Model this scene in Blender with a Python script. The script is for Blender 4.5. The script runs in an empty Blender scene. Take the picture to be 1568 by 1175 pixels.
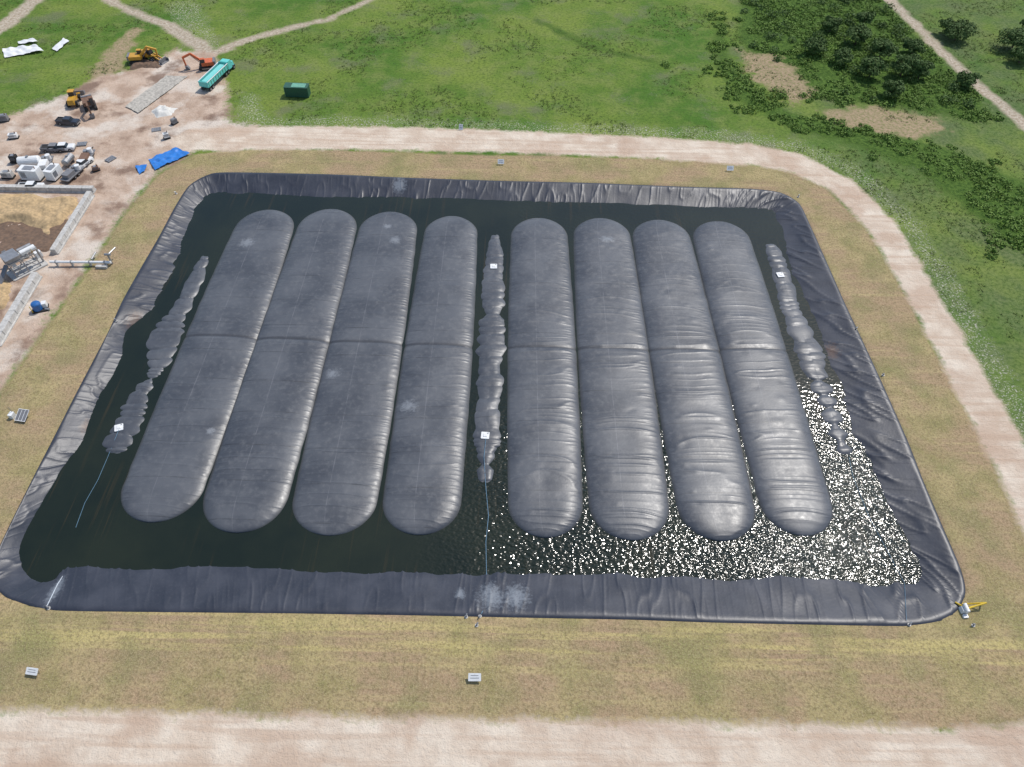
import bpy, math, random
import numpy as np
from mathutils import Vector, Matrix
rng=np.random.default_rng(7); random.seed(7)
scene=bpy.context.scene
# ---------------------------------------------------------------- survey frame
H=100.0; TH=math.radians(50.5); RO=0.0225; FP=1120.0
cT,sT=math.cos(TH),math.sin(TH)
def G(u,v,z=0.0):
    """survey point -> plan metres on the level z"""
    d=u-784; e=v-587.5
    d2=d*math.cos(RO)+e*math.sin(RO); e2=-d*math.sin(RO)+e*math.cos(RO)
    t=(H-z)/(e2*cT+FP*sT)
    return (d2*t,(FP*cT-e2*sT)*t)
W=-1.5
# ---------------------------------------------------------------- numpy noise
TB=rng.random((8,256,256))
def vn(x,y,k=0):
    x=np.asarray(x,float); y=np.asarray(y,float)
    x,y=np.broadcast_arrays(x,y)
    xi=np.floor(x).astype(int); yi=np.floor(y).astype(int)
    fx=x-xi; fy=y-yi; fx=fx*fx*(3-2*fx); fy=fy*fy*(3-2*fy)
    T=TB[k]
    a=T[xi&255,yi&255]; b=T[(xi+1)&255,yi&255]; c=T[xi&255,(yi+1)&255]; d=T[(xi+1)&255,(yi+1)&255]
    return (a*(1-fx)+b*fx)*(1-fy)+(c*(1-fx)+d*fx)*fy
# ---------------------------------------------------------------- node helper
class NT:
    def __init__(s,name):
        s.m=bpy.data.materials.new(name); s.m.use_nodes=True
        s.t=s.m.node_tree; s.b=s.t.nodes['Principled BSDF']
    def n(s,ty,**k):
        o=s.t.nodes.new(ty)
        for a,b in k.items(): setattr(o,a,b)
        return o
    def put(s,inp,v):
        if hasattr(v,'is_output'): s.t.links.new(v,inp)
        else:
            if isinstance(v,tuple) and len(v)==3 and inp.type=='RGBA': v=v+(1,)
            inp.default_value=v
    def pos(s):
        return s.n('ShaderNodeNewGeometry').outputs['Position']
    def math(s,op,a,b=0.0,c=None,clamp=False):
        o=s.n('ShaderNodeMath',operation=op,use_clamp=clamp); s.put(o.inputs[0],a); s.put(o.inputs[1],b)
        if c is not None: s.put(o.inputs[2],c)
        return o.outputs[0]
    def noise(s,sc,det=4,vec=None,scale3=None,rough=0.55):
        v=vec if vec is not None else s.pos()
        if scale3:
            m=s.n('ShaderNodeMapping'); s.put(m.inputs['Vector'],v); m.inputs['Scale'].default_value=scale3; v=m.outputs[0]
        o=s.n('ShaderNodeTexNoise'); s.put(o.inputs['Vector'],v); o.inputs['Scale'].default_value=sc
        o.inputs['Detail'].default_value=det; o.inputs['Roughness'].default_value=rough
        return o.outputs['Fac']
    def mix(s,f,a,b,mode='MIX'):
        o=s.n('ShaderNodeMix',data_type='RGBA',blend_type=mode); s.put(o.inputs[0],f); s.put(o.inputs[6],a); s.put(o.inputs[7],b)
        return o.outputs[2]
    def rng(s,v,a,b,c=0.0,d=1.0):
        o=s.n('ShaderNodeMapRange'); s.put(o.inputs[0],v)
        for i,q in enumerate((a,b,c,d)): o.inputs[i+1].default_value=q
        return o.outputs[0]
    def attr(s,nm):
        return s.n('ShaderNodeAttribute',attribute_name=nm).outputs['Fac']
    def bump(s,h,st,dist):
        o=s.n('ShaderNodeBump'); s.put(o.inputs['Height'],h); s.put(o.inputs['Strength'],st); o.inputs['Distance'].default_value=dist
        s.t.links.new(o.outputs[0],s.b.inputs['Normal']); return o
    def set(s,**k):
        for a,v in k.items():
            s.put(s.b.inputs[{'col':'Base Color','rough':'Roughness','metal':'Metallic','spec':'Specular IOR Level'}[a]],v)
        return s.m
_pm={}
def paint(name,col,rough=0.5,metal=0.0,var=0.25):
    if name in _pm: return _pm[name]
    t=NT(name)
    n=t.noise(1.7,5); d=tuple(c*(1-var)+0.03*var for c in col)
    c=t.mix(t.rng(n,0.35,0.65),col,d)
    n2=t.noise(6,3)
    c=t.mix(t.rng(n2,0.58,0.75,0,0.35),c,(0.22,0.17,0.12))
    _pm[name]=t.set(col=c,rough=rough,metal=metal)
    return _pm[name]
# ---------------------------------------------------------------- mesh helper
def mesh_obj(name,verts,faces,mats,smooth=False,attrs=None,mi=None,uv=None):
    me=bpy.data.meshes.new(name)
    verts=np.asarray(verts,dtype=np.float32); 
    if isinstance(faces,np.ndarray):
        k=faces.shape[1]; nf=len(faces)
        me.vertices.add(len(verts)); me.vertices.foreach_set('co',verts.ravel())
        me.loops.add(nf*k); me.loops.foreach_set('vertex_index',faces.astype(np.int32).ravel())
        me.polygons.add(nf); me.polygons.foreach_set('loop_start',np.arange(0,nf*k,k,dtype=np.int32))
        try: me.polygons.foreach_set('loop_total',np.full(nf,k,dtype=np.int32))
        except Exception: pass
        me.update(calc_edges=True)
    else:
        me.from_pydata([tuple(map(float,v)) for v in verts],[],[tuple(map(int,f)) for f in faces])
    for m in mats: me.materials.append(m)
    if mi is not None: me.polygons.foreach_set('material_index',np.asarray(mi,dtype=np.int32))
    if smooth: me.polygons.foreach_set('use_smooth',np.ones(len(me.polygons),dtype=bool))
    if attrs:
        for a,v in attrs.items():
            at=me.attributes.new(a,'FLOAT','POINT'); at.data.foreach_set('value',np.asarray(v,dtype=np.float32))
    me.validate()
    o=bpy.data.objects.new(name,me); scene.collection.objects.link(o)
    return o
def grid_faces(nr,nc,closed=False):
    r=np.arange(nr if closed else nr-1)[:,None]; c=np.arange(nc-1)[None,:]
    r2=(r+1)%nr
    a=r*nc+c; b=r*nc+c+1; d=r2*nc+c; e=r2*nc+c+1
    return np.stack([a,b,e,d],-1).reshape(-1,4)
class B:
    def __init__(s): s.v=[];s.f=[];s.m=[];s.mats=[]
    def mi(s,m):
        if m not in s.mats: s.mats.append(m)
        return s.mats.index(m)
    def box(s,c,sz,m,top=(1,1),shift=(0,0),rot=None):
        k=s.mi(m); n=len(s.v); hx,hy,hz=[q/2 for q in sz]
        bev=min(hx,hy)*0.12
        rings=[]
        for z,sx,sy,ox,oy in((-hz,1,1,0,0),(hz,top[0],top[1],shift[0],shift[1])):
            X,Y=hx*sx,hy*sy; b=bev
            ring=[(-X+b,-Y),(X-b,-Y),(X,-Y+b),(X,Y-b),(X-b,Y),(-X+b,Y),(-X,Y-b),(-X,-Y+b)]
            rings.append([(x+ox,y+oy,z) for x,y in ring])
        M=rot if rot else Matrix.Identity(3)
        for R in rings:
            for p in R: s.v.append(tuple(M@Vector(p)+Vector(c)))
        s.f.append([n+i for i in range(7,-1,-1)]); s.f.append([n+8+i for i in range(8)])
        for i in range(8):
            j=(i+1)%8; s.f.append([n+i,n+j,n+8+j,n+8+i])
        s.m+= [k]*10
    def cyl(s,p0,p1,r,m,r1=None,seg=12):
        k=s.mi(m); n=len(s.v); p0=Vector(p0);p1=Vector(p1); r1=r if r1 is None else r1
        d=(p1-p0).normalized(); a=d.orthogonal().normalized(); b=d.cross(a)
        for p,q in((p0,r),(p1,r1)):
            for i in range(seg):
                t=2*math.pi*i/seg; s.v.append(tuple(p+a*math.cos(t)*q+b*math.sin(t)*q))
        s.f.append([n+i for i in range(seg-1,-1,-1)]); s.f.append([n+seg+i for i in range(seg)])
        for i in range(seg):
            j=(i+1)%seg; s.f.append([n+i,n+j,n+seg+j,n+seg+i])
        s.m+=[k]*(seg+2)
    def bar(s,p0,p1,w,h,m):
        p0=Vector(p0);p1=Vector(p1); d=p1-p0; q=d.to_track_quat('X','Z').to_matrix()
        s.box((p0+p1)/2,(d.length,w,h),m,rot=q)
    def dome(s,c,r,m,sz=(1,1,1)):
        k=s.mi(m); n=len(s.v); R=6;S=14
        for i in range(R+1):
            for j in range(S):
                a=math.pi*i/R; t=2*math.pi*j/S
                s.v.append((c[0]+r*sz[0]*math.sin(a)*math.cos(t),c[1]+r*sz[1]*math.sin(a)*math.sin(t),c[2]+r*sz[2]*math.cos(a)))
        for i in range(R):
            for j in range(S):
                s.f.append([n+i*S+j,n+(i+1)*S+j,n+(i+1)*S+(j+1)%S,n+i*S+(j+1)%S]); s.m.append(k)
    def done(s,name,loc=(0,0),rz=0,z=0.0,sc=1.0):
        o=mesh_obj(name,s.v,s.f,s.mats,mi=s.m)
        o.location=(loc[0],loc[1],z); o.rotation_euler=(0,0,math.radians(rz)); o.scale=(sc,)*3
        return o
# ---------------------------------------------------------------- plan data
pairs=[((345,265),(348,296)),((500,268),(500,301)),((620,273),(620,303)),((770,278),(770,306)),((900,281),(900,310)),
((1050,287),(1050,316)),((1150,290),(1150,318)),((1195,296),(1180,322)),((1222,312),(1188,330)),((1240,348),(1197,350)),
((1265,405),(1212,400)),((1290,462),(1238,465)),((1315,515),(1262,520)),((1350,592),(1285,590)),((1385,672),(1315,670)),
((1410,735),(1345,735)),((1440,805),(1380,810)),((1468,870),(1405,858)),((1475,905),(1410,880)),((1462,932),(1402,893)),
((1430,948),(1380,897)),((1380,953),(1330,895)),((1250,951),(1230,888)),((1100,948),(1085,884)),((1010,945),(1003,890)),
((960,943),(950,884)),((800,940),(800,881)),((600,936),(600,877)),((400,934),(400,874)),((200,932),(200,870)),
((120,931),(125,870)),((80,930),(95,878)),((40,922),(80,886)),((8,910),(50,884)),((-8,890),(33,868)),((-5,850),(32,835)),
((15,805),(55,785)),((55,725),(95,715)),((85,668),(130,668)),((115,608),(152,612)),((148,545),(188,545)),((168,505),(193,508)),
((190,460),(240,462)),((215,415),(262,420)),((245,362),(275,370)),((270,315),(297,325)),((290,285),(310,302)),((315,270),(325,296))]
OUT=np.array([G(*a,0.1) for a,b in pairs]); INN=np.array([G(*b,W) for a,b in pairs])
def P(l): return np.array([G(*q) for q in l])
dry=P([(300,236),(400,227),(760,238),(1100,244),(1200,260),(1262,286),(1326,350),(1378,435),(1428,530),(1488,640),(1536,740),(1574,820),(1640,960),(1660,1090),(1568,1114),(1400,1128),(1000,1122),(600,1112),(300,1108),(0,1095),(-300,1088),(-130,800),(0,605),(60,520),(130,420),(190,330),(240,270)])
yard=P([(400,196),(352,188),(348,130),(330,82),(270,76),(205,108),(150,118),(90,150),(0,182),(-250,200),(-500,600),(-200,900),(0,600),(60,515),(130,415),(190,325),(240,265),(300,232),(400,224)])
thick=P([(1140,-20),(1128,60),(1170,105),(1230,145),(1330,160),(1440,175),(1505,188),(1500,140),(1440,90),(1380,30),(1345,-20)])
brown=[P([(1135,80),(1190,85),(1250,140),(1215,160),(1150,120)]),P([(1250,172),(1340,162),(1430,180),(1455,198),(1400,212),(1300,196)]),P([(180,60),(215,40),(205,70),(165,140),(110,160),(130,120)])]
def polymask(X,Y,poly):
    d=np.full(X.shape,1e9); ins=np.zeros(X.shape,bool); n=len(poly)
    for i in range(n):
        ax,ay=poly[i]; bx,by=poly[(i+1)%n]; ex,ey=bx-ax,by-ay
        t=np.clip(((X-ax)*ex+(Y-ay)*ey)/(ex*ex+ey*ey+1e-9),0,1)
        d=np.minimum(d,np.hypot(X-ax-t*ex,Y-ay-t*ey))
        if abs(ey)>1e-9:
            c=((ay>Y)!=(by>Y))&(X<ex*(Y-ay)/ey+ax); ins^=c
    return np.where(ins,d,-d)
def linemask(X,Y,pts):
    q=[(G(u,v),w) for u,v,w in pts]; r=np.full(X.shape,-1e9)
    for (a,wa),(b,wb) in zip(q[:-1],q[1:]):
        ex,ey=b[0]-a[0],b[1]-a[1]
        t=np.clip(((X-a[0])*ex+(Y-a[1])*ey)/(ex*ex+ey*ey+1e-9),0,1)
        r=np.maximum(r,wa+(wb-wa)*t-np.hypot(X-a[0]-t*ex,Y-a[1]-t*ey))
    return r
roadL=[[(300,214,5),(400,211,5),(600,212,4.7),(760,216,4.5),(1000,226,4.2),(1150,237,4.2),(1220,250,3.8),(1290,285,3.4),(1350,345,3.2),(1400,430,3.0),(1450,520,3.0),(1510,630,3.2),(1568,735,3.4),(1640,880,3.6),(1720,1040,4),(1720,1160,6),(1568,1208,6.6),(1200,1196,6.3),(600,1186,6.3),(0,1174,6.3),(-500,1170,6.3)]]
trackL=[[(120,-25,1.6),(200,18,1.6),(260,40,2),(315,78,2.5)],[(325,82,2),(380,60,1.6),(430,47,1.5),(500,30,1.2),(590,-10,1.2)],
[(90,-30,2.5),(0,45,2.5),(-100,110,2.5)],[(1335,-25,1.8),(1400,36,1.8),(1450,88,1.8),(1520,150,1.9),(1620,235,2)]]
lushL=[[(1100,30,1),(1108,100,2),(1145,150,3),(1220,188,3.5),(1320,212,4.5),(1430,245,7),(1568,325,12),(1700,420,12)],[(820,30,1),(900,70,1.5),(1000,95,.6)]]
whiteL=[[(400,188,1),(500,186,2),(800,194,1.6),(1100,208,2),(1230,226,2.2),(1320,270,2.0),(1390,340,2.0),(1440,420,2.0),(1500,530,2.0),(1568,640,2.2),(1650,800,2.4)],[(280,10,4),(310,70,4)],[(380,150,2),(395,200,3)]]
def masks(X,Y):
    m={}
    m['sd_dry']=polymask(X,Y,dry); m['sd_yard']=polymask(X,Y,yard)
    m['sd_road']=np.maximum.reduce([linemask(X,Y,l) for l in roadL])
    m['sd_track']=np.maximum.reduce([linemask(X,Y,l) for l in trackL])
    m['sd_lush']=np.maximum(np.maximum.reduce([linemask(X,Y,l) for l in lushL]),polymask(X,Y,thick))
    m['sd_brown']=np.maximum.reduce([polymask(X,Y,l) for l in brown])
    m['sd_white']=np.maximum.reduce([linemask(X,Y,l) for l in whiteL])
    m['sd_pool']=polymask(X,Y,OUT)
    return {k:np.clip(v,-12,12) for k,v in m.items()}
# ---------------------------------------------------------------- ground
def axis(a,b,st,far):
    c=list(np.arange(a,b+1e-6,st)); lo=[];d=st;x=c[0]
    while x>-far: d*=1.45; x-=d; lo.append(x)
    hi=[];d=st;x=c[-1]
    while x<far: d*=1.45; x+=d; hi.append(x)
    return np.array(lo[::-1]+c+hi)
ax_=axis(-185,185,0.9,8000); ay_=axis(2,258,0.9,8000)
GX,GY=np.meshgrid(ax_,ay_,indexing='ij'); gx=GX.ravel(); gy=GY.ravel()
M=masks(gx,gy)
gz=np.zeros_like(gx)
outside=np.clip((-M['sd_pool']-1)/6,0,1)
gz+=outside*((vn(gx/9,gy/9,0)-.5)*.25+(vn(gx/2.5,gy/2.5,1)-.5)*.08)
gz-=np.where(M['sd_pool']>0,np.clip(M['sd_pool']*1.7,0,5),0)
gz+=np.where(M['sd_lush']>0,np.clip(M['sd_lush'],0,2)*.1,0)
gz+=np.clip(M['sd_yard'],0,3)/3*(vn(gx/3,gy/3,2)-.4)*.25
t=NT('ground_cover')
nL=t.noise(0.035,5); nM=t.noise(0.22,6); nS=t.noise(1.3,5,rough=.65); nF=t.noise(5,4,rough=.7)
nP=t.noise(0.09,6); nH=t.noise(2.6,5,rough=.75)
pyy=t.n('ShaderNodeSeparateXYZ'); t.put(pyy.inputs[0],t.pos())
green=t.mix(t.rng(nL,.38,.62),(0.075,0.160,0.022),(0.180,0.240,0.045))
green=t.mix(t.rng(nM,.45,.68,0,.55),green,(0.215,0.245,0.075))
green=t.mix(t.rng(nS,.46,.68,0,.65),green,(0.045,0.088,0.018))
green=t.mix(t.rng(nP,.56,.68,0,.6),green,(0.15,0.155,0.09))
green=t.mix(t.math('MULTIPLY',t.rng(nH,.58,.66,0,.6),t.rng(nP,.50,.56)),green,(0.34,0.33,0.25))
east=t.math('MULTIPLY',t.rng(pyy.outputs['X'],60,95),t.rng(nP,.40,.55,.2,.7))
green=t.mix(east,green,t.mix(t.rng(nS,.4,.62),(0.14,0.175,0.075),(0.06,0.105,0.03)))
lush=t.mix(t.rng(nS,.35,.65),(0.03,0.07,0.010),(0.10,0.17,0.03))
dryc=t.mix(t.rng(nM,.38,.62),(0.42,0.335,0.165),(0.295,0.25,0.11))
dryc=t.mix(t.rng(nP,.42,.56,0,.85),dryc,(0.385,0.265,0.165))
nst=t.noise(0.5,4,scale3=(0.05,1.5,1))
dryc=t.mix(t.math('MULTIPLY',t.rng(nst,.52,.66,0,.5),t.rng(nP,.40,.6)),dryc,(0.52,0.43,0.20))
band=t.rng(t.math('ABSOLUTE',t.math('SUBTRACT',pyy.outputs['Y'],37.0)),1,5,1,0)
dryc=t.mix(t.math('MULTIPLY',band,t.rng(nst,.46,.60,0,.65)),dryc,(0.55,0.46,0.18))
dryc=t.mix(t.rng(t.noise(.13,5),.50,.64,0,.5),dryc,(0.19,0.205,0.075))
dryc=t.mix(t.rng(nS,.48,.70,0,.55),dryc,(0.17,0.16,0.065))
dryc=t.mix(t.rng(nH,.46,.62,0,.55),dryc,(0.18,0.125,0.07))
dryc=t.mix(t.rng(nF,.5,.7,0,.45),dryc,(0.56,0.46,0.29))
roadc=t.mix(t.rng(nM,.35,.65),(0.72,0.62,0.50),(0.56,0.44,0.335))
roadc=t.mix(t.rng(t.noise(.35,5,scale3=(.12,2.2,1)),.5,.62,0,.55),roadc,(0.50,0.36,0.26))
roadc=t.mix(t.rng(nF,.5,.75,0,.35),roadc,(0.42,0.33,0.25))
roadc=t.mix(t.rng(nP,.52,.62,0,.6),roadc,(0.48,0.34,0.245))
yardc=t.mix(t.rng(nM,.38,.62),(0.56,0.43,0.33),(0.42,0.30,0.22))
yardc=t.mix(t.rng(nP,.50,.60,0,.85),yardc,(0.66,0.58,0.49))
yardc=t.mix(t.rng(t.noise(.11,5),.54,.64,0,.8),yardc,(0.20,0.13,0.095))
yardc=t.mix(t.rng(nS,.55,.75,0,.45),yardc,(0.28,0.19,0.13))
nE=t.math('ADD',t.math('MULTIPLY',t.math('SUBTRACT',nM,.5),5.0),t.math('MULTIPLY',t.math('SUBTRACT',nS,.5),3.5))
def mk(nm,k=1.0,amp=1.0,off=0.0):
    s_=t.math('ADD',t.attr(nm),t.math('MULTIPLY',nE,amp))
    return t.math('ADD',t.math('MULTIPLY',t.math('ADD',s_,off),k),.5,clamp=True)
c=t.mix(mk('sd_lush',.4,1.5),green,lush)
c=t.mix(mk('sd_brown',.5,2.2),c,t.mix(t.rng(nS,.4,.65),(0.40,0.29,0.19),(0.20,0.20,0.08)))
wm=t.math('MULTIPLY',mk('sd_white',.35,1.3),t.rng(nH,.52,.62,0,.8))
c=t.mix(wm,c,(0.60,0.56,0.47))
c=t.mix(mk('sd_track',.7,.7),c,t.mix(t.rng(nS,.4,.6),(0.52,0.45,0.35),(0.34,0.27,0.19)))
c=t.mix(mk('sd_yard',.5,1.3),c,yardc)
c=t.mix(mk('sd_dry',1.0,.45),c,dryc)
c=t.mix(mk('sd_road',.8,.6,.3),c,roadc)
t.set(col=c,rough=.95,spec=.15)
t.bump(t.math('ADD',nS,t.math('MULTIPLY',nF,.6)),.8,.28)
gmat=t.m
F=grid_faces(len(ax_),len(ay_))[:,::-1]
fc={k:M[k][F].mean(1) for k in M}
cls=np.zeros(len(F),int)
cls[fc['sd_yard']>-1.5]=3; cls[fc['sd_dry']>0]=1; cls[fc['sd_road']>-.6]=2
V=np.stack([gx,gy,gz],1)
for k,nm in enumerate(['ground','grass_berm','dirt_road','dirt_yard']):
    f=F[cls==k]
    u,inv=np.unique(f,return_inverse=True)
    o=mesh_obj(nm,V[u],inv.reshape(f.shape).astype(np.int32),[gmat],smooth=True,attrs={a:M[a][u] for a in M if a!='sd_pool'})
for o in scene.objects:
    if o.type=='MESH' and o.data.polygons[0].normal.z<0: o.data.flip_normals()
# ---------------------------------------------------------------- liner
def catmull(A,n):
    A=np.asarray(A); N=len(A); out=[]
    for i in range(N):
        p0,p1,p2,p3=A[(i-1)%N],A[i],A[(i+1)%N],A[(i+2)%N]
        for k in range(n):
            s=k/n
            cr=.5*((2*p1)+(-p0+p2)*s+(2*p0-5*p1+4*p2-p3)*s*s+(-p0+3*p1-3*p2+p3)*s**3)
            out.append(cr*.7+(p1*(1-s)+p2*s)*.3)
    return np.array(out)
both=catmull(np.hstack([OUT,INN]),24)
L=np.concatenate([[0],np.cumsum(np.hypot(*np.diff(np.vstack([both[:,:2],both[:1,:2]]),axis=0).T))])
tot=L[-1]; NS=3600; ss=np.linspace(0,tot,NS,endpoint=False)
bc=np.vstack([both,both[:1]])
R=np.stack([np.interp(ss,L,bc[:,i]) for i in range(4)],1)
ts=np.array([-.09,-.06,-.02,.03,.08,.14,.2,.27,.34,.41,.48,.55,.62,.69,.76,.83,.9,.96,1.02,1.09,1.17,1.3,1.6])
wob=(vn(ss/5,3.3,1)-.5)*.16+(vn(ss/1.7,9.3,2)-.5)*.06
leftside=np.clip((-R[:,0]-50)/12,0,1)
wob=wob*(1+1.2*leftside)
S_,T_=np.meshgrid(ss,ts,indexing='ij')
Te=np.where(T_>0,T_*(1+wob[:,None]*np.clip(T_,0,1)),T_)
X=R[:,0][:,None]*(1-Te)+R[:,2][:,None]*Te; Y=R[:,1][:,None]*(1-Te)+R[:,3][:,None]*Te
zt=np.interp(ts,[-.09,-.06,.0,.06,1.0,1.6],[-.15,.04,.14,.08,W,W-1.2])
Z=np.repeat(zt[None,:],NS,0)
rs=np.clip((R[:,0]-45)/12,0,1)[:,None]
prof=np.clip(T_/.10,0,1)*.92+.08
def ridge(n,w=.07): return np.exp(-np.abs(n-.5)/w)
f1=ridge(vn(S_/.75+T_*.5,T_*.7,3)); f2=ridge(vn(S_/1.6+T_*(.6+rs*2.6),T_*1.0,4),.055); f3=vn(S_/5.0,T_*1.5,5)
amp=vn(S_/7.0,T_*.8,7)*1.3
Z+=prof*(f1*.055*amp+f2*.15*(.8+.6*rs)*(.4+amp*.7)+(f3-.5)*.18)
V=np.stack([X,Y,Z],-1).reshape(-1,3)
t=NT('black_liner')
n1=t.noise(.25,5); n2=t.noise(3,4)
c=t.mix(t.rng(n1,.4,.65),(0.027,0.031,0.043),(0.046,0.050,0.064))
c=t.mix(t.rng(n2,.55,.8,0,.4),c,(0.08,0.082,0.09))
def spotmask(t,pts,nn,z=0.0):
    acc=None
    for (u,v,rx,ry) in pts:
        x,y=G(u,v,W/2)
        vm=t.n('ShaderNodeVectorMath',operation='SUBTRACT'); t.put(vm.inputs[0],t.pos()); vm.inputs[1].default_value=(x,y,0)
        v2=t.n('ShaderNodeVectorMath',operation='MULTIPLY'); t.put(v2.inputs[0],vm.outputs[0]); v2.inputs[1].default_value=(1/rx,1/ry,0)
        ln=t.n('ShaderNodeVectorMath',operation='LENGTH'); t.put(ln.inputs[0],v2.outputs[0])
        m=t.rng(t.math('ADD',ln.outputs['Value'],t.math('MULTIPLY',t.math('SUBTRACT',nn,.5),3.6)),.3,1.2,1,0)
        acc=m if acc is None else t.math('MAXIMUM',acc,m)
    return acc
nn=t.noise(1.8,6,rough=.8)
sm=spotmask(t,[(752,915,1.8,2.2),(790,915,1.8,2.0),(612,285,1.5,2.2),(85,905,.8,2.4),(705,910,.7,.9)],nn)
c=t.mix(t.math('MULTIPLY',sm,.38),c,(0.36,0.40,0.44))
rsp=spotmask(t,[(205,490,1.4,2.6),(1275,535,1.3,2.0),(130,650,.8,1.5)],nn)
c=t.mix(t.math('MULTIPLY',rsp,.5),c,(0.16,0.085,0.045))
lm=t.set(col=c,rough=.42,spec=.48); t.bump(t.noise(2.2,4),.3,.05)
o=mesh_obj('pond_liner',V,grid_faces(NS,len(ts),True),[lm],smooth=True)
if o.data.polygons[500].normal.z<0: o.data.flip_normals()
# ---------------------------------------------------------------- water
t=NT('pond_water')
px=t.n('ShaderNodeSeparateXYZ'); t.put(px.inputs[0],t.pos())
wind=t.math('MULTIPLY',t.rng(px.outputs['X'],-16,2,0.0,1.0),t.rng(px.outputs['Y'],88,70,0.15,1.0))
wpatch=t.rng(t.noise(.30,3),.36,.60,.85,1.1)
calm=t.math('ADD',t.math('MULTIPLY',t.math('MULTIPLY',wind,wpatch),.88),.02)
rip=t.noise(1.25,1,scale3=(1,1.45,1))
c=t.mix(t.rng(t.noise(.07,4),.4,.65),(0.008,0.013,0.006),(0.015,0.020,0.009))
stx=t.noise(.8,3,scale3=(1.6,.05,1))
strk=t.math('MULTIPLY',t.rng(stx,.58,.68,0,1),t.rng(t.noise(.06,2),.44,.58,0,.38))
c=t.mix(strk,c,(0.055,0.038,0.014))
wmat=t.set(col=c,rough=.115,spec=.5)
t.bump(rip,calm,.30)
mid=catmull(OUT*.45+INN*.55,3)
wv=[(x,y,W) for x,y in mid]
wo=mesh_obj('pond_water',wv,[list(range(len(wv)))],[wmat])
if wo.data.polygons[0].normal.z<0: wo.data.flip_normals()
# ---------------------------------------------------------------- gas bags
t=NT('cover_membrane')
au=t.attr('ut'); av=t.attr('vs')
n1=t.noise(.12,5); n2=t.noise(1.1,5,rough=.65)
c=t.mix(t.rng(n1,.38,.62),(0.058,0.063,0.073),(0.098,0.103,0.112))
c=t.mix(t.rng(n2,.50,.76,0,.55),c,(0.14,0.143,0.148))
seam=t.math('LESS_THAN',t.math('ABSOLUTE',t.math('ADD',au,.16)),.010)
seam=t.math('MULTIPLY',seam,t.rng(t.noise(.7,3),.35,.6,0,.5))
c=t.mix(seam,c,(0.18,0.18,0.19))
cross=t.math('LESS_THAN',t.math('ABSOLUTE',t.math('SUBTRACT',t.math('FRACT',t.math('DIVIDE',av,6.9)),.5)),.012)
c=t.mix(t.math('MULTIPLY',cross,t.rng(t.noise(.5,2),.4,.6,.1,.5)),c,(0.03,0.03,0.03))
midl=t.rng(t.math('ABSOLUTE',av),.12,.5,.6,0)
c=t.mix(midl,c,(0.022,0.022,0.025))
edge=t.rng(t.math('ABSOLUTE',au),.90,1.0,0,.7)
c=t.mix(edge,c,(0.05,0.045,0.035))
nn=t.noise(1.5,6,rough=.8)
sm=spotmask(t,[(605,368,1.2,1.2),(593,347,.9,.8),(508,571,1.3,1.1),(625,622,1.6,1.3),(930,367,1.6,1),(378,372,1.5,1.3),(322,660,.7,.7)],nn)
c=t.mix(t.math('MULTIPLY',sm,.4),c,(0.36,0.38,0.40))  # glints off the wrinkles, painted into the membrane colour as pale spots
r_=t.rng(n2,.3,.7,.34,.46)
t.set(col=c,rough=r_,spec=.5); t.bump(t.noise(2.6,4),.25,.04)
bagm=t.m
bags=[(356,445,360,190,312,745,319,801),(455,543,355,314,440,760,318,817),(550,637,355,450,577,765,322,821),(650,729,365,588,705,765,329,820),
(784,868,370,780,890,765,332,824),(880,965,368,903,1022,770,332,828),(971,1058,372,1037,1152,770,335,829),(1065,1150,375,1163,1270,765,337,821)]
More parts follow.
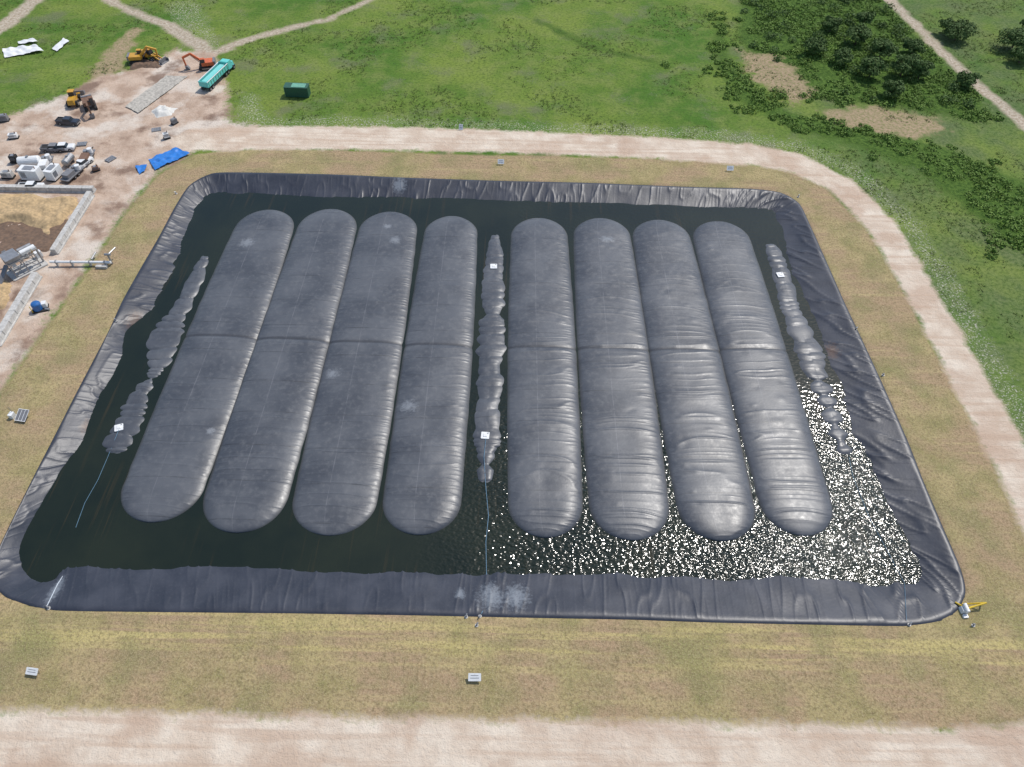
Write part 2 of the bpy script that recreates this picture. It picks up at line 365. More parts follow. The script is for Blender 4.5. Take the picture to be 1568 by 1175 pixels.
for bi,(a1,b1,v1,a2,b2,v2,vt,vb) in enumerate(bags):
    PL1,PR1=np.array(G(a1,v1,W)),np.array(G(b1,v1,W)); PL2,PR2=np.array(G(a2,v2,W)),np.array(G(b2,v2,W))
    c1=(PL1+PR1)/2; c2=(PL2+PR2)/2; w1=np.linalg.norm(PR1-PL1)/2; w2=np.linalg.norm(PR2-PL2)/2
    D=c1-c2; D/=np.linalg.norm(D); 
    yt=G(sum((a1,b1))/2,vt,W+.5)[1]; yb=G((a2+b2)/2,vb,W)[1]
    Lb=(yt-yb)/D[1]; base=c2+D*((yb-c2[1])/D[1]); N_=np.array([D[1],-D[0]])
    w0=(w1+w2)/2
    ns,nt=860,45
    th=np.linspace(0,1,ns)
    s=Lb*.5*(np.sign(2*th-1)*(1-(1-np.abs(2*th-1))**1.12))
    wl=w2+(w1-w2)*(s/Lb+.5)
    wl=wl*(1.015+.10*(1-(2*s/Lb)**2))
    cap=w0*1.05; q=np.clip((np.abs(s)-(Lb/2-cap))/cap,0,1)
    ef=(1-q**2.15)**.5; ef=np.maximum(ef,.004)
    w=wl*ef*(1-.015*np.exp(-(s/.5)**2))
    w=w*(1+.010*(vn(s/2.2,bi*7.1,2)-.5)*2)
    tt=np.sin(np.linspace(-1,1,nt)*math.pi/2)
    SS,TT=np.meshgrid(s,tt,indexing='ij'); Wd=w[:,None]
    hgt=.92+.07*math.sin(bi*2.3)
    zz=hgt*(1-np.abs(TT)**3.4)**.8*(ef[:,None]**.75)
    zz*=1-.12*np.exp(-(SS/.55)**2)
    inn_=np.clip((1-np.abs(TT)**4),0,1)*ef[:,None]
    lowr=np.clip((-SS/Lb+.30)*1.8,0,1)*(1.0 if bi>=4 else .6)+.22
    pa=np.clip(vn(SS/3.5+bi*11,TT*.8+bi*5,3)*1.8-.3,0,1)
    ph=SS+TT**2*.5+(vn(TT*1.1,SS/9,4)-.5)*1.2
    wr=ridge(vn(ph/.85+bi*31,TT*.45+3*bi,5),.08); wr2=ridge(vn(ph/2.0+bi*17,TT*.6,6),.05)
    zz+=(wr*.055*pa+wr2*.08)*lowr*inn_
    eg=ridge(vn(SS/.7+bi*13,np.sign(TT)*5+TT*.6,2),.09)*np.clip((np.abs(TT)-.55)/.3,0,1)*np.clip((1-np.abs(TT))/.12,0,1)
    zz+=eg*.05*ef[:,None]
    zz+=(vn(SS/5+bi*3,TT*1.5,7)-.5)*.12*inn_
    for k in range(34):
        s0=rng.uniform(-.47,.47)*Lb; t0=rng.uniform(-.7,.7); 
        dd=np.hypot((SS-s0),(TT-t0)*w0); zz+=rng.choice([-.04,.05])*np.exp(-(dd/rng.uniform(.3,.8))**2)
    X=base[0]+D[0]*(SS+Lb/2)+N_[0]*TT*Wd; Y=base[1]+D[1]*(SS+Lb/2)+N_[1]*TT*Wd
    V=np.stack([X,Y,W-.06+zz],-1).reshape(-1,3)
    o=mesh_obj('gas_cover_bag',V,grid_faces(ns,nt),[bagm],smooth=True,attrs={'ut':TT.ravel(),'vs':SS.ravel()})
    if o.data.polygons[ns*20].normal.z<0: o.data.flip_normals()
# ---------------------------------------------------------------- floating strips
def strip(prof,seed,h,name,bead=0.0):
    L_=np.array([G(a,v,W) for v,a,b in prof]); R_=np.array([G(b,v,W) for v,a,b in prof])
    C=(L_+R_)/2; hw=np.linalg.norm(R_-L_,axis=1)/2
    d=np.concatenate([[0],np.cumsum(np.linalg.norm(np.diff(C,axis=0),axis=1))])
    n=int(d[-1]/.16); s=np.linspace(0,d[-1],n)
    cx=np.interp(s,d,C[:,0]); cy=np.interp(s,d,C[:,1]); w=np.interp(s,d,hw)
    k=np.ones(41)/41
    cx=np.convolve(np.pad(cx,20,'edge'),k,'valid'); cy=np.convolve(np.pad(cy,20,'edge'),k,'valid')
    tx=np.gradient(cx); ty=np.gradient(cy); k=np.ones(25)/25
    tx=np.convolve(np.pad(tx,12,'edge'),k,'valid'); ty=np.convolve(np.pad(ty,12,'edge'),k,'valid')
    l=np.hypot(tx,ty); nx,ny=-ty/l,tx/l
    tt=np.linspace(-1.25,1.25,31)
    SS,TT=np.meshgrid(s,tt,indexing='ij')
    bp=SS/2.9+(vn(SS/4.5+seed,seed,2)-.5)*3.2+np.sign(TT)*.12*vn(SS/3,seed,6)+TT**2*.12
    lobe=np.abs(np.sin(math.pi*bp))**.5
    sc=(1-bead*.42*(1-lobe))*(1+(vn(SS/1.6+seed,np.sign(TT)*3+seed,1)-.5)*.26)
    We=w[:,None]*sc
    endf=np.clip(np.minimum(s,s[-1]-s)/1.2,0,1)[:,None]
    zz=h*(1-np.abs(TT)**2.6)*np.clip(w[:,None]/1.6,.25,1)*endf-.03
    zz-=(bead*.2*(1-lobe))*np.clip(1-TT**2,0,1)
    zz+=(ridge(vn(SS/.9+seed,TT*.5,5))*.05+(vn(SS/2.2,TT*1.4+seed,6)-.5)*.14)*np.clip(1-TT**2,0,1)
    X=cx[:,None]+nx[:,None]*TT*We; Y=cy[:,None]+ny[:,None]*TT*We
    V=np.stack([X,Y,W+zz],-1).reshape(-1,3)
    o=mesh_obj(name,V,grid_faces(n,31),[bagm],smooth=True,attrs={'ut':(TT*.3).ravel()+.5,'vs':SS.ravel()+1})
    if o.data.polygons[n*15].normal.z<0: o.data.flip_normals()
strip([(355,753,763),(375,748,768),(390,742,772),(420,739,773),(470,736,773),(482,745,765),(490,735,775),(540,730,776),(560,729,765),(590,733,775),(600,729,765),(630,727,765),(650,727,768),(680,724,766),(700,730,757),(712,737,750),(720,729,756),(740,732,752),(747,738,746)],1,.38,'floating_cover_strip',.4)
strip([(370,1170,1183),(385,1172,1198),(400,1178,1205),(425,1180,1210),(430,1185,1215),(470,1193,1225),(500,1203,1240),(530,1212,1258),(545,1218,1264),(560,1225,1266),(578,1230,1270),(583,1246,1260),(590,1238,1275),(600,1240,1275),(605,1257,1268),(612,1250,1282),(620,1252,1280),(624,1266,1276),(635,1256,1292),(645,1260,1290),(650,1274,1284),(665,1265,1300),(675,1280,1294),(690,1280,1307),(705,1292,1303)],20,.34,'floating_cover_strip',.5)
strip([(388,311,322),(400,301,320),(430,286,313),(460,270,298),(490,250,286),(508,226,278),(530,226,275),(550,224,268),(565,228,252),(575,222,245),(581,231,236),(590,208,235),(600,205,230),(605,193,226),(625,186,226),(655,170,216),(680,157,204),(695,158,192),(702,165,180)],40,.38,'floating_cover_strip',.75)
# ---------------------------------------------------------------- materials for things
white=paint('white_paint',(.78,.78,.76),.45,var=.12); black=paint('black_rubber',(.02,.02,.02),.8); steel=paint('grey_steel',(.38,.38,.38),.4,.5)
yellow=paint('machine_yellow',(.62,.33,.03),.45); orange=paint('machine_orange',(.65,.14,.04),.45); teal=paint('teal_paint',(.14,.60,.55),.45,var=.1)
glass=paint('dark_glass',(.02,.03,.04),.1); darkbl=paint('navy_paint',(.03,.04,.06),.3); greenp=paint('green_paint',(.02,.10,.06),.5)
conc=paint('concrete',(.56,.54,.50),.9,var=.3); blue=paint('blue_tarp',(.02,.20,.62),.45); blue2=paint('blue_enamel',(.02,.13,.38),.4); rust=paint('rust_metal',(.2,.11,.07),.8)
tealroof=paint('light_green_paint',(.16,.40,.28),.5); ylw=paint('safety_yellow',(.75,.5,.02),.4); grey=paint('mid_grey',(.2,.2,.21),.6)
def hatch(u,v,r):
    b=B(); b.box((0,0,.06),(1.4,1.4,.12),white); b.box((0,0,.17),(.7,.7,.1),white,top=(.8,.8)); b.cyl((.45,.45,.12),(.45,.45,.35),.07,steel)
    b.done('access_hatch',G(u,v,W+.42),r,W+.36)
hatch(756,408,2);hatch(743,667,-3);hatch(1195,421,8);hatch(182,655,20)
def rope(name,pts,mat,z,r=.05):
    b=B(); q=[G(u,v,zz) +(zz,) for (u,v),zz in zip(pts,z)]
    for a,c_ in zip(q[:-1],q[1:]): b.cyl(a,c_,r,mat,seg=6)
    b.done(name)
ropem=paint('blue_rope',(.12,.24,.34),.7)
rope('rope',[(744,672),(741,700),(744,747),(748,790),(744,830),(745,882),(752,895),(745,925),(737,940)],ropem,[W+.5,W+.45,W+.04,W+.03,W+.03,W+.05,-1.1,-.35,.25],.05)
rope('rope',[(182,658),(165,700),(150,735),(130,770),(116,808)],ropem,[W+.5,W+.05,W+.03,W+.03,W+.03],.035)
rope('rope',[(1300,700),(1306,730),(1330,790),(1385,893),(1388,950)],ropem,[W+.1,W+.03,W+.03,W+.1,.25],.03)
rope('rope',[(72,928),(88,895),(98,880)],paint('white_rope',(.6,.65,.7),.7),[.25,-.9,W+.1],.06)
# ---------------------------------------------------------------- machines
def wheel(b,x,y,r,w=.35): 
    b.cyl((x,y-w/2,r),(x,y+w/2,r),r,black,seg=14); b.cyl((x,y-w/2-.02,r),(x,y+w/2+.02,r),r*.5,steel,seg=10)
def pickup(col,loc,rz,bed=True,s=1.0):
    b=B(); b.box((0,0,.72),(5.5,1.95,.62),col,top=(.99,.94)); b.box((1.9,0,1.08),(1.5,1.8,.14),col,top=(.9,.9))
    b.box((.25,0,1.33),(2.3,1.75,.62),glass,top=(.72,.86),shift=(-.1,0)); b.box((.15,0,1.67),(1.65,1.48,.07),col)
    b.box((-1.85,.88,1.12),(1.75,.1,.22),col); b.box((-1.85,-.88,1.12),(1.75,.1,.22),col); b.box((-2.7,0,1.12),(.08,1.8,.22),col)
    b.box((-1.8,0,1.045),(1.6,1.6,.03),black); b.box((2.76,0,.6),(.12,1.8,.22),steel)
    for x in(1.75,-1.65):
        for y in(.86,-.86): wheel(b,x,y,.4,.28)
    return b.done('pickup_truck',loc,rz,sc=s)
def excavator(col,loc,rz,sw=40):
    b=B()
    for y in(-1.2,1.2):
        b.box((0,y,.45),(3.4,.55,.8),black); b.cyl((1.7,y-.27,.45),(1.7,y+.27,.45),.4,black); b.cyl((-1.7,y-.27,.45),(-1.7,y+.27,.45),.4,black)
        b.box((0,y,.45),(2.6,.58,.25),steel)
    b.cyl((0,0,.6),(0,0,1.1),.8,grey); b.box((-.5,0,1.55),(3.4,2.6,.9),col); b.box((-2.15,0,1.6),(.7,2.6,1.1),grey,top=(.8,.95))
    b.box((.75,.8,2.1),(1.4,.95,1.6),glass,top=(.8,.9)); b.box((.7,.8,2.95),(1.2,.95,.1),col)
    b.bar((.9,-.3,1.7),(3.4,-.3,4.1),.45,.55,col); b.bar((3.3,-.3,4.1),(5.6,-.3,3.2),.42,.5,col); b.bar((5.5,-.3,3.4),(5.3,-.3,1.0),.35,.4,col)
    b.cyl((1.6,-.3,1.5),(3.4,-.3,3.6),.09,steel); b.box((5.0,-.3,.6),(1.1,1.1,.9),grey,top=(.5,1),shift=(.3,0))
    return b.done('excavator',loc,rz)
def loader(col,loc,rz,name='wheel_loader'):
    b=B(); b.box((-1.4,0,1.6),(3.0,1.7,1.2),col,top=(.92,.85)); b.box((1.2,0,1.15),(1.8,1.3,.7),col); b.box((.2,0,2.5),(1.5,1.5,1.3),glass,top=(.85,.88)); b.box((.2,0,3.2),(1.5,1.5,.12),col)
    for x in(-1.8,1.5):
        for y in(-1.05,1.05): wheel(b,x,y,.78,.6)
    for y in(-.55,.55): b.bar((1.1,y,1.9),(3.5,y,.8),.2,.35,col)
    b.box((4.0,0,.6),(.15,2.9,1.1),grey); b.box((4.4,0,.12),(.9,2.9,.12),grey); b.box((4.4,1.42,.5),(.8,.08,.8),grey); b.box((4.4,-1.42,.5),(.8,.08,.8),grey)
    return b.done(name,loc,rz)
def dump_truck(loc,rz):
    b=B()
    b.box((0,0,1.05),(13,.9,.3),black)
    b.box((-.8,0,1.35),(10.2,2.5,.12),teal)
    for y,s in((1.28,1),(-1.28,-1)):
        b.box((-.8,y,2.05),(10.4,.12,1.4),teal)
        b.box((-.8,y+.03*s,2.78),(10.5,.2,.12),white)
        for i in range(9): b.box((-5.5+i*1.18,y+.09*s,2.0),(.12,.1,1.2),tealroof)
    b.box((-6.0,0,2.05),(.12,2.5,1.4),teal); b.box((4.4,0,2.2),(.12,2.5,1.7),teal)
    b.box((-.8,0,2.05),(9.9,2.3,1.1),paint('teal_cover',(.20,.62,.58),.8,var=.1),top=(.95,.6))
    b.box((5.6,0,1.9),(1.8,2.4,2.0),teal,top=(.85,.92)); b.box((6.1,0,2.3),(1.0,2.3,.8),glass,top=(.7,.9)); b.box((7.1,0,1.35),(1.4,1.9,1.1),teal,top=(.9,.85)); b.box((7.85,0,.7),(.15,2.3,.4),steel)
    for x in(-5.2,-4.0,2.9,4.1,7.0):
        for y in(-1.05,1.05): wheel(b,x,y,.52,.45)
    return b.done('dump_truck',loc,rz)
dump_truck(G(333,124),76)
excavator(orange,G(318,104),195); excavator(yellow,G(213,95),10); loader(yellow,G(232,92),-20,'wheel_loader')
loader(yellow,G(116,158),100); excavator(rust,G(139,165),-60)
pickup(darkbl,G(106,190),-5); pickup(grey,G(84,231),5); pickup(white,G(98,230),8); pickup(white,G(128,255),70)
b=B(); b.box((0,0,1.35),(6.1,2.5,2.5),greenp); b.box((0,0,2.66),(6.2,2.6,.1),greenp)
b.box((.6,0,2.73),(3.6,1.9,.05),tealroof)
for i in range(16): b.box((-2.8+i*.373,-1.27,1.35),(.14,.06,2.2),greenp); b.box((-2.8+i*.373,1.27,1.35),(.14,.06,2.2),greenp)
b.box((-3.08,-.6,1.35),(.06,1.1,2.3),tealroof); b.box((-3.08,.6,1.35),(.06,1.1,2.3),greenp)
for x in(-2.7,2.7):
    for y in(-1,1): b.box((x,y,.08),(.3,.3,.2),black)
b.done('shipping_container',G(457,146),-2)
def sheet(name,poly,mat,z0=.12,amp=.18,n=26):
    q=P(poly); V=[]
    a,b_,c_,d=q
    for i in range(n):
        for j in range(n):
            s,u=i/(n-1),j/(n-1)
            p=(a*(1-s)+b_*s)*(1-u)+(d*(1-s)+c_*s)*u
            p=p+ (rng.random(2)-.5)*.15
            V.append((p[0],p[1],z0+amp*float(vn(p[0]/.9,p[1]/.9,4))+ .0))
    o=mesh_obj(name,V,grid_faces(n,n),[mat],smooth=True)
    if o.data.polygons[5].normal.z<0:o.data.flip_normals()
    return o
sheet('blue_tarp',[(228,246),(270,228),(292,237),(238,262)],blue,.15,.5)
sheet('blue_tarp',[(208,256),(226,254),(222,264),(214,268)],blue,.15,.4,10)
whsand=paint('white_sand',(.70,.68,.62),.95,var=.2)
sheet('plastic_sheet',[(5,78),(55,70),(68,80),(8,90)],white,.15,.6); sheet('plastic_sheet',[(80,76),(98,60),(107,64),(88,80)],white,.15,.4,12); sheet('plastic_sheet',[(28,66),(52,62),(60,66),(30,70)],white,.3,.5,12)
sheet('concrete_slab',[(192,164),(255,117),(288,118),(212,174)],paint('slab_grey',(.52,.48,.41),.9,var=.45),.16,.12)
def pile(name,poly,h,mat,n=60,sc=2.0):
    q=P(poly); x0,y0=q.min(0)-1;x1,y1=q.max(0)+1
    xs=np.linspace(x0,x1,n);ys=np.linspace(y0,y1,n);X,Y=np.meshgrid(xs,ys,indexing='ij')
    sd=polymask(X,Y,q)+(vn(X/2,Y/2,5)-.5)*1.6; k=np.clip(sd/(h*sc),0,1); k=k*k*(3-2*k)
    Z=-.2+k*h*(.55+.7*vn(X/2.2,Y/2.2,2))+(vn(X/.6,Y/.6,3)-.5)*.22*np.clip(sd+1,0,1)+.15*np.clip(sd+1,0,1)
    o=mesh_obj(name,np.stack([X,Y,Z],-1).reshape(-1,3),grid_faces(n,n),[mat],smooth=True)
    if o.data.polygons[5].normal.z<0:o.data.flip_normals()
pile('sand_pile',[(228,172),(245,160),(268,166),(262,180),(238,183)],1.0,whsand)
brs=paint('brown_sand',(.54,.38,.20),.95,var=.4); drk=paint('dark_soil',(.20,.125,.08),.95,var=.5)
pile('feedstock_pile',[(-60,296),(60,298),(132,300),(112,332),(75,362),(30,345),(-60,350)],1.3,brs,90)
pile('soil_floor',[(-80,330),(60,340),(108,335),(80,382),(40,392),(-80,388)],.25,drk,60)
pile('feedstock_pile',[(-60,420),(10,425),(30,435),(10,475),(-60,480)],1.0,brs,60)
pile('dirt_pile',[(205,92),(246,90),(250,104),(200,106)],.7,drk,40)
def wall(p,q,h=1.3,w=1.3,name='concrete_wall'):
    a=Vector(G(*p)); c_=Vector(G(*q)); L_=(c_-a).length; ang=math.degrees(math.atan2((c_-a).y,(c_-a).x)); b=B(); n=max(1,int(L_/2.4)); l=L_/n
    for i in range(n): b.box((l*(i+.5),0,h/2-.1),(l-.04,w,h+.2),conc,top=(1,.8))
    b.box((L_/2,0,.15),(L_,w+.5,.3),conc)
    b.done(name,a,ang)
wall((-120,290),(146,294)); wall((140,300),(84,390)); wall((58,424),(-6,532),1.3,1.6); wall((14,400),(44,392),1.2,.8)
b=B()
b.box((0,0,.15),(7,4,.3),conc); 
for x in(-2.6,-.2,2.2):
    for y in(-1.5,1.5): b.bar((x,y,.2),(x,y,3.4),.18,.18,steel)
for y in(-1.5,1.5):
    b.bar((-2.7,y,3.4),(2.3,y,3.4),.2,.2,steel); b.bar((-2.7,y,1.8),(2.3,y,1.8),.14,.14,steel); b.bar((-2.6,y,.3),(-.2,y,3.3),.1,.1,steel); b.bar((-.2,y,3.3),(2.2,y,.3),.1,.1,steel)
for x in(-2.6,-1.4,-.2,1.0,2.2): b.bar((x,-1.5,3.45),(x,1.5,3.45),.15,.12,steel)
b.box((-1.4,0,3.9),(2.2,2.6,1.2),steel,top=(1.3,1.2)); b.cyl((.3,-.6,4.1),(3.2,-.6,4.1),.55,white); b.cyl((.3,.7,4.0),(3.0,.7,4.0),.4,steel)
b.bar((-2.8,0,2.8),(-6.2,-1.6,.5),.9,.25,grey); b.bar((-1.4,1.8,.1),(-1.4,3.8,3.4),.8,.1,steel); b.cyl((3.2,-.6,4.1),(3.2,-.6,.4),.2,steel)
b.box((3.4,1.4,.9),(1.2,.9,1.3),white); b.bar((2.2,-1.4,3.6),(2.2,-1.4,4.6),.06,.06,ylw); b.bar((-2.6,-1.45,4.5),(2.2,-1.45,4.5),.06,.06,steel)
b.done('solids_separator',G(42,412),50)
b=B(); a=G(80,407); c_=G(172,406); 
b.cyl((a[0],a[1],1.0),(c_[0],c_[1],.7),.27,white); 
for k in(.1,.35,.65,.9):
    x=a[0]+(c_[0]-a[0])*k;y=a[1]+(c_[1]-a[1])*k; b.cyl((x-.08,y,1.0-.3*k),(x+.08,y,1-.3*k),.42,steel); b.box((x,y,.35),(.3,.5,.75),conc)
x,y=G(172,404); b.cyl((x,y,0),(x,y,2.3),.2,steel); b.cyl((x-.1,y,2.2),(x+.6,y+2.4,2.2),.17,steel); b.cyl((x-.6,y,2.4),(x+.6,y,2.4),.25,steel); b.cyl((x-3.8,y,1.0),(x-3.8,y+2.2,1.0),.18,steel); b.box((x-1.6,y-1.2,.25),(2.2,.7,.5),conc)
b.done('effluent_pipe')
b=B(); b.box((0,0,.2),(2.8,2,.3),black); b.cyl((-.3,-.1,.4),(-.3,-.1,1.7),.85,blue2,seg=18); b.dome((-.3,-.1,1.7),.85,blue2,(1,1,.35)); b.box((.9,.3,.8),(.8,1.0,1.0),white); b.cyl((.9,-.6,.4),(1.7,-.9,.4),.2,steel); b.bar((-1.2,-.9,.4),(-1.2,-.9,1.9),.1,.1,ylw)
b.done('water_pump',G(63,474),20)
def tank(loc,rz,r=1.1,l=4.2,m=white):
    b=B(); b.cyl((-l/2,0,r+.5),(l/2,0,r+.5),r,m,seg=18); b.dome((l/2,0,r+.5),r,m,(.35,1,1)); b.dome((-l/2,0,r+.5),r,m,(.35,1,1))
    for x in(-l*.3,l*.3): b.box((x,0,.45),(.3,r*1.7,.9),grey)
    b.cyl((0,0,2*r+.4),(0,0,2*r+.75),.3,steel); b.done('storage_tank',loc,rz)
def genset(loc,rz,m,sz=(3.6,1.9,1.9)):
    b=B(); b.box((0,0,.2),(sz[0]+.3,sz[1]+.1,.3),black); b.box((0,0,.4+sz[2]/2),sz,m,top=(.97,.95)); b.box((0,0,.42+sz[2]),(sz[0]*.5,sz[1]*.6,.15),steel)
    for i in range(5): b.box((-sz[0]*.35+i*.25,-sz[1]/2-.01,.5+sz[2]/2),(.1,.06,sz[2]*.6),grey)
    b.cyl((sz[0]*.35,0,sz[2]+.4),(sz[0]*.35,0,sz[2]+.9),.1,rust); b.done('generator_set',loc,rz)
def flat(loc,rz,m):
    b=B(); b.box((0,0,.75),(6,2.3,.16),grey); b.bar((3,0,.7),(4.6,0,.5),.2,.15,black)
    for x in(-.7,.5):
        for y in(-1.1,1.1): wheel(b,x,y,.38,.25)
    b.box((-1,0,1.3),(2.6,1.7,.9),m); b.cyl((1.6,-.5,.9),(1.6,-.5,2.0),.55,white,seg=14); b.box((1.6,.6,1.2),(1,.8,.7),steel); b.done('equipment_trailer',loc,rz)
tank(G(50,256),10); genset(G(52,274),-4,white,(4.4,2.4,2.4)); genset(G(86,272),80,white,(3.6,2.2,2.2)); flat(G(113,270),75,grey)
genset(G(24,248),5,black,(1.6,1.3,1.3)); tank(G(108,252),85,.8,3.0,steel); flat(G(72,255),100,white); pickup(white,G(50,290),3); genset(G(14,272),0,conc,(2.4,1.4,1.2)); flat(G(135,245),95,rust)
genset(G(148,262),30,rust,(1.4,1.0,.8)); genset(G(8,186),12,grey,(2,1.4,1.3)); genset(G(256,212),30,white,(1.3,1,1)); genset(G(268,190),60,grey,(1.4,1,1)); genset(G(22,212),12,white,(2,1.2,.8))
def pallet(loc,rz,m=None):
    b=B()
    for i in range(6): b.box((-.95+i*.38,0,.32),(.28,1.6,.06),m or steel)
    for y in(-.7,0,.7): b.box((0,y,.2),(2.2,.12,.18),grey)
    for x in(-.9,.9): b.box((x,0,.06),(.15,1.5,.12),black)
    b.done('pallet',loc,rz)
pallet(G(240,200),20); pallet(G(170,245),60); pallet(G(126,222),10)
def sign(loc,rz,w=1.7,h=1.0,tilt=28):
    b=B(); R_=Matrix.Rotation(math.radians(tilt),3,'X')
    b.box((0,0,.75),(w,h,.06),white,rot=R_)
    n=R_@Vector((0,0,1)); y=R_@Vector((0,1,0))
    for k,l in((.22,.6),(-.1,.7)):
        p=Vector((0,0,.75))+n*.045+y*(k*h); b.box(p,(w*l,h*.06,.02),grey,rot=R_)
    for x in(-w*.35,w*.35): b.bar((x,.15,0),(x,.15,.85),.07,.07,grey)
    b.done('sign_board',loc,rz)
sign(G(727,1040),1); sign(G(53,1031),-6,1.6,.9); sign(G(767,252),0,1.5,1.1,50); sign(G(1117,262),0,1.6,1.1,50); sign(G(706,199),0,1,1.4,60)
b=B(); R_=Matrix.Rotation(math.radians(20),3,'X'); b.box((.5,0,.8),(1.9,2.0,.06),grey,rot=R_)
for i in range(4): b.bar((-.4+i*.6,-.95,.5),(-.4+i*.6,.95,1.19),.06,.06,white)
for y,z in((-.95,.5),(.95,1.19)): b.bar((-.45,y,z),(1.45,y,z),.08,.08,white)
b.box((-1.4,-.1,.5),(.7,.9,1.0),white); b.bar((.5,0,0),(.5,0,.8),.12,.12,steel); b.bar((-1.4,.3,1),(-1.4,.3,2.2),.06,.06,steel)
b.done('solar_panel',G(33,640),-8)
b=B(); b.box((0,0,.35),(1.1,1.0,.7),white,top=(.85,.8)); b.cyl((0,-.6,.9),(0,.6,.9),.3,white); b.cyl((.2,0,.6),(2.9,.4,1.3),.13,ylw); b.cyl((.2,.9,.1),(2.9,.4,1.3),.11,ylw); b.cyl((.2,0,.6),(-.7,1.2,.15),.13,ylw); b.cyl((2.9,.4,1.3),(3.1,.9,.1),.11,ylw); b.box((-.2,-.9,.15),(.7,.5,.3),white)
b.done('hand_winch',G(1475,935),5)
for (u,v) in[(75,932),(714,945),(735,944),(1392,957),(270,297),(178,492),(1222,302),(1352,575),(1310,505),(1490,958),(730,958)]:
    b=B(); b.cyl((0,0,0),(0,0,.5),.11,grey,seg=10); b.cyl((0,0,.45),(.3,.1,.55),.11,steel,seg=10); b.cyl((0,0,0),(0,0,.1),.26,conc,seg=10)
    b.done('vent_pipe',G(u,v),random.uniform(0,360))
# ---------------------------------------------------------------- vegetation
def leafmat(name,a,b_,c3):
    t=NT(name); g=t.n('ShaderNodeNewGeometry'); r=g.outputs['Random Per Island']
    n=t.noise(.35,4); c=t.mix(r,a,b_); c=t.mix(t.rng(n,.4,.62),c,c3)
    t.set(col=c,rough=.7,spec=.2); return t.m
lm1=leafmat('foliage_leaves',(0.04,0.085,0.02),(0.10,0.16,0.04),(0.07,0.12,0.03))
lm2=leafmat('shrub_leaves',(0.07,0.14,0.022),(0.18,0.28,0.05),(0.12,0.20,0.035))
lm3=leafmat('grass_blades',(0.06,0.10,0.02),(0.16,0.20,0.05),(0.09,0.13,0.025))
bark=paint('bark',(.12,.09,.06),.9)
def leaves(bl,per,size,flat=.5):
    bl=np.asarray(bl,float); N=len(bl)*per; idx=np.repeat(np.arange(len(bl)),per)
    d=rng.normal(size=(N,3)); d[:,2]=np.abs(d[:,2])*1.0-.15; d/=np.linalg.norm(d,axis=1)[:,None]
    r=rng.uniform(.55,1.08,N)[:,None]; c_=bl[idx,:3]+d*r*bl[idx,3:6]
    n=d+rng.normal(size=(N,3))*.6; n[:,2]+=flat; n/=np.linalg.norm(n,axis=1)[:,None]
    a=np.cross(n,rng.normal(size=(N,3))); a/=np.linalg.norm(a,axis=1)[:,None]; b_=np.cross(n,a)
    s=(size*rng.uniform(.6,1.4,N))[:,None]
    V=np.stack([c_-a*s,c_-b_*s*.55,c_+a*s,c_+b_*s*.55],1).reshape(-1,3)
    return V,np.arange(N*4).reshape(-1,4)
def tree(loc,h,r):
    b=B(); x,y=loc; top=Vector((random.uniform(-.4,.4),random.uniform(-.4,.4),h*.6))
    b.cyl((0,0,-.2),top*.5,.28,bark,.2,8); b.cyl(top*.5,top,.2,bark,.1,8); bl=[]
    for k in range(15):
        a=k*2.4+random.random(); q=r*random.uniform(.25,.8); z=h*random.uniform(.4,.85)
        p=(math.cos(a)*q,math.sin(a)*q,z); st=top*random.uniform(.45,.95); b.cyl(st,p,.1,bark,.03,6)
        rr=r*random.uniform(.28,.5); bl.append((*p,rr,rr,rr*.75))
    bl.append((0,0,h*.75,r*.5,r*.5,r*.4))
    V,F_=leaves(bl,180,.28)
    n0=len(b.v); vv=np.vstack([np.array(b.v),V]); ff=[list(f) for f in b.f]+(F_+n0).tolist()
    o=mesh_obj('tree',vv,ff,[bark,lm1],mi=[0]*len(b.f)+[1]*len(F_)); o.location=(x,y,0)
for u,v,h,r in[(1345,92,5.5,4),(1378,118,6,4.2),(1308,70,5,3.4),(1462,62,4.5,4.2),(1448,54,4,3.2),(1548,76,5,4.6),(1570,60,5,4),(1560,96,4,3.2),(1475,135,4,3),(1405,122,4.5,3),(1245,85,4,3.4),(1285,100,4,3),(1320,45,5,3.2),(1330,120,5,3.4),(1360,150,4.5,2.8),(1270,50,4,3),(1395,85,4,3)]:
    tree(G(u,v),h,r)
def scatter(n,x0,x1,y0,y1,f):
    x=rng.uniform(x0,x1,n); y=rng.uniform(y0,y1,n); m=masks(x,y); k=f(m,x,y); return x[k],y[k]
x,y=scatter(16500,40,200,105,262,lambda m,x,y:(m['sd_lush']+(vn(x/5,y/5,1)-.5)*14>-.5)&(m['sd_brown']+(vn(x/3,y/3,4)-.5)*4<.5)&(m['sd_road']<-6)&(m['sd_track']<-1.5)&(vn(x/5,y/5,2)>.25))
r=rng.uniform(.35,1.25,len(x))*(.7+.6*vn(x/8,y/8,3))
bl=np.stack([x,y,r*.2,r,r,r*.7],1)
V,F_=leaves(bl,38,.25); mesh_obj('shrub_thicket',V,F_,[lm2])
x,y=scatter(420,60,160,175,262,lambda m,x,y:(polymask(x,y,thick)>1)&(vn(x/7,y/7,5)>.6))
r=rng.uniform(1.0,2.3,len(x)); bl=np.stack([x,y,r*.4,r,r,r*.8],1)
V,F_=leaves(bl,90,.26); mesh_obj('shrub_thicket',V,F_,[lm1])
x,y=scatter(60000,-180,190,60,262,lambda m,x,y:(m['sd_dry']<-3)&(m['sd_yard']<-1)&(m['sd_road']<-.8)&(m['sd_track']<-.3)&(vn(x/11,y/11,6)+.35*vn(x/2.5,y/2.5,7)>.66))
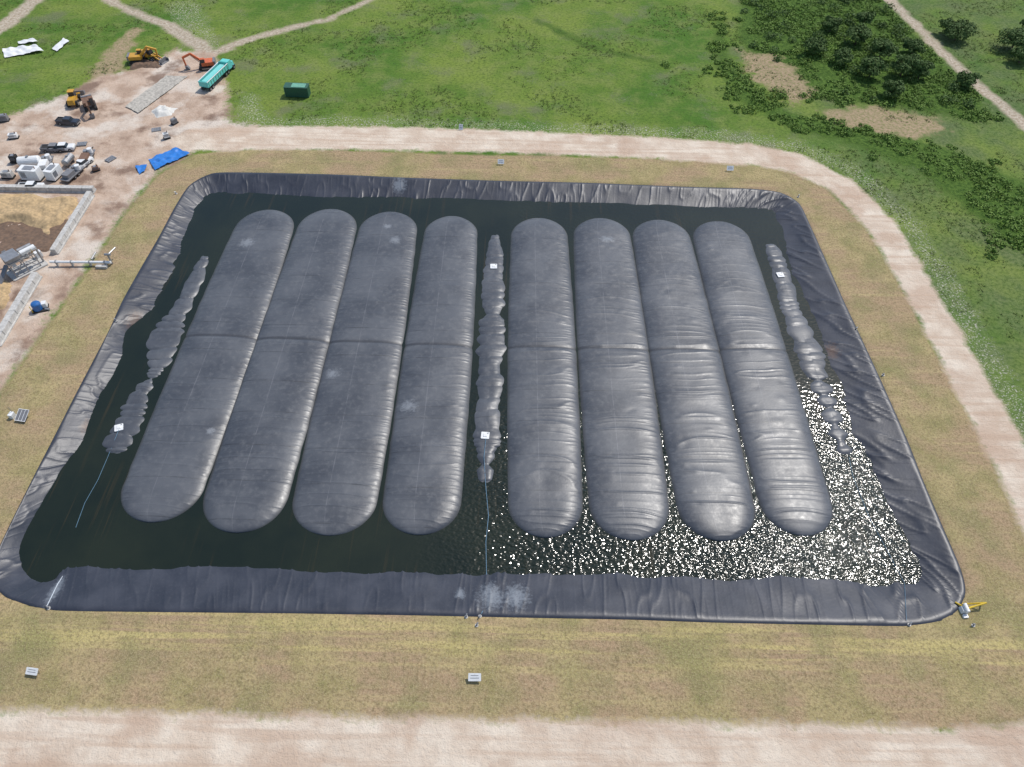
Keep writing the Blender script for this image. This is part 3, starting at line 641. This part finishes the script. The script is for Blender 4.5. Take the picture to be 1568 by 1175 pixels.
n=len(x); k=4; xx=np.repeat(x,k)+rng.normal(size=n*k)*.22; yy=np.repeat(y,k)+rng.normal(size=n*k)*.22; a=rng.uniform(0,6.28,n*k); w_=rng.uniform(.06,.16,n*k); h_=rng.uniform(.1,.35,n*k)
V=np.stack([np.stack([xx-np.cos(a)*w_,yy-np.sin(a)*w_,xx*0],1),np.stack([xx+np.cos(a)*w_,yy+np.sin(a)*w_,xx*0],1),np.stack([xx+rng.normal(size=n*k)*.3,yy+rng.normal(size=n*k)*.3,h_],1)],1).reshape(-1,3)
mesh_obj('grass_tufts',V,np.arange(n*k*3).reshape(-1,3),[lm3])
x,y=scatter(30000,-70,190,40,190,lambda m,x,y:(m['sd_white']+(vn(x/2,y/2,1)-.5)*5>0.3)&(m['sd_road']<-.3)&(m['sd_dry']<-1)&(m['sd_yard']<-1)&(vn(x/2.6,y/2.6,2)>.66)&(rng.random(len(x))<.55))
n=len(x); r=rng.uniform(.05,.2,n)
base=np.array([(1,0,0),(0,1,0),(-1,0,0),(0,-1,0),(0,0,.8)],float)
V=np.stack([x,y,x*0],1)[:,None,:]+base[None]*r[:,None,None]*rng.uniform(.6,1.4,(n,5,3))
F_=(np.array([(0,1,4),(1,2,4),(2,3,4),(3,0,4)])[None]+5*np.arange(n)[:,None,None]).reshape(-1,3)
mesh_obj('limestone_rocks',V.reshape(-1,3),F_,[paint('limestone',(.55,.52,.45),.9,var=.3)])
# ---------------------------------------------------------------- light
SD=Vector((.379,.403,.833)).normalized()
w=bpy.data.worlds.new("World"); scene.world=w; w.use_nodes=True
sky=w.node_tree.nodes.new('ShaderNodeTexSky'); sky.sky_type='NISHITA'; sky.sun_disc=False
sky.sun_elevation=math.asin(SD.z); sky.sun_rotation=math.atan2(SD.x,SD.y)
w.node_tree.links.new(sky.outputs[0],w.node_tree.nodes['Background'].inputs[0]); w.node_tree.nodes['Background'].inputs[1].default_value=.15
sl=bpy.data.lights.new('sun','SUN'); sl.energy=3.4; sl.angle=math.radians(.5); sl.color=(1,.96,.9)
so=bpy.data.objects.new('sun',sl); so.rotation_euler=SD.to_track_quat('Z','Y').to_euler(); scene.collection.objects.link(so)
# ---------------------------------------------------------------- camera
cam=bpy.data.cameras.new('camera'); cam.sensor_width=36; cam.lens=FP/1568*36; cam.clip_end=20000; cam.clip_start=.5
co=bpy.data.objects.new('camera',cam); scene.collection.objects.link(co)
Rr=Vector((1,0,0)); Uu=Vector((0,sT,cT)); r2=Rr*math.cos(RO)+Uu*math.sin(RO); u2=-Rr*math.sin(RO)+Uu*math.cos(RO); bk=Vector((0,-cT,sT))
mm=Matrix((r2,u2,bk)).transposed().to_4x4(); mm.translation=Vector((0,0,H)); co.matrix_world=mm
scene.camera=co
scene.view_settings.view_transform='Standard'; scene.view_settings.look='None'; scene.view_settings.exposure=0
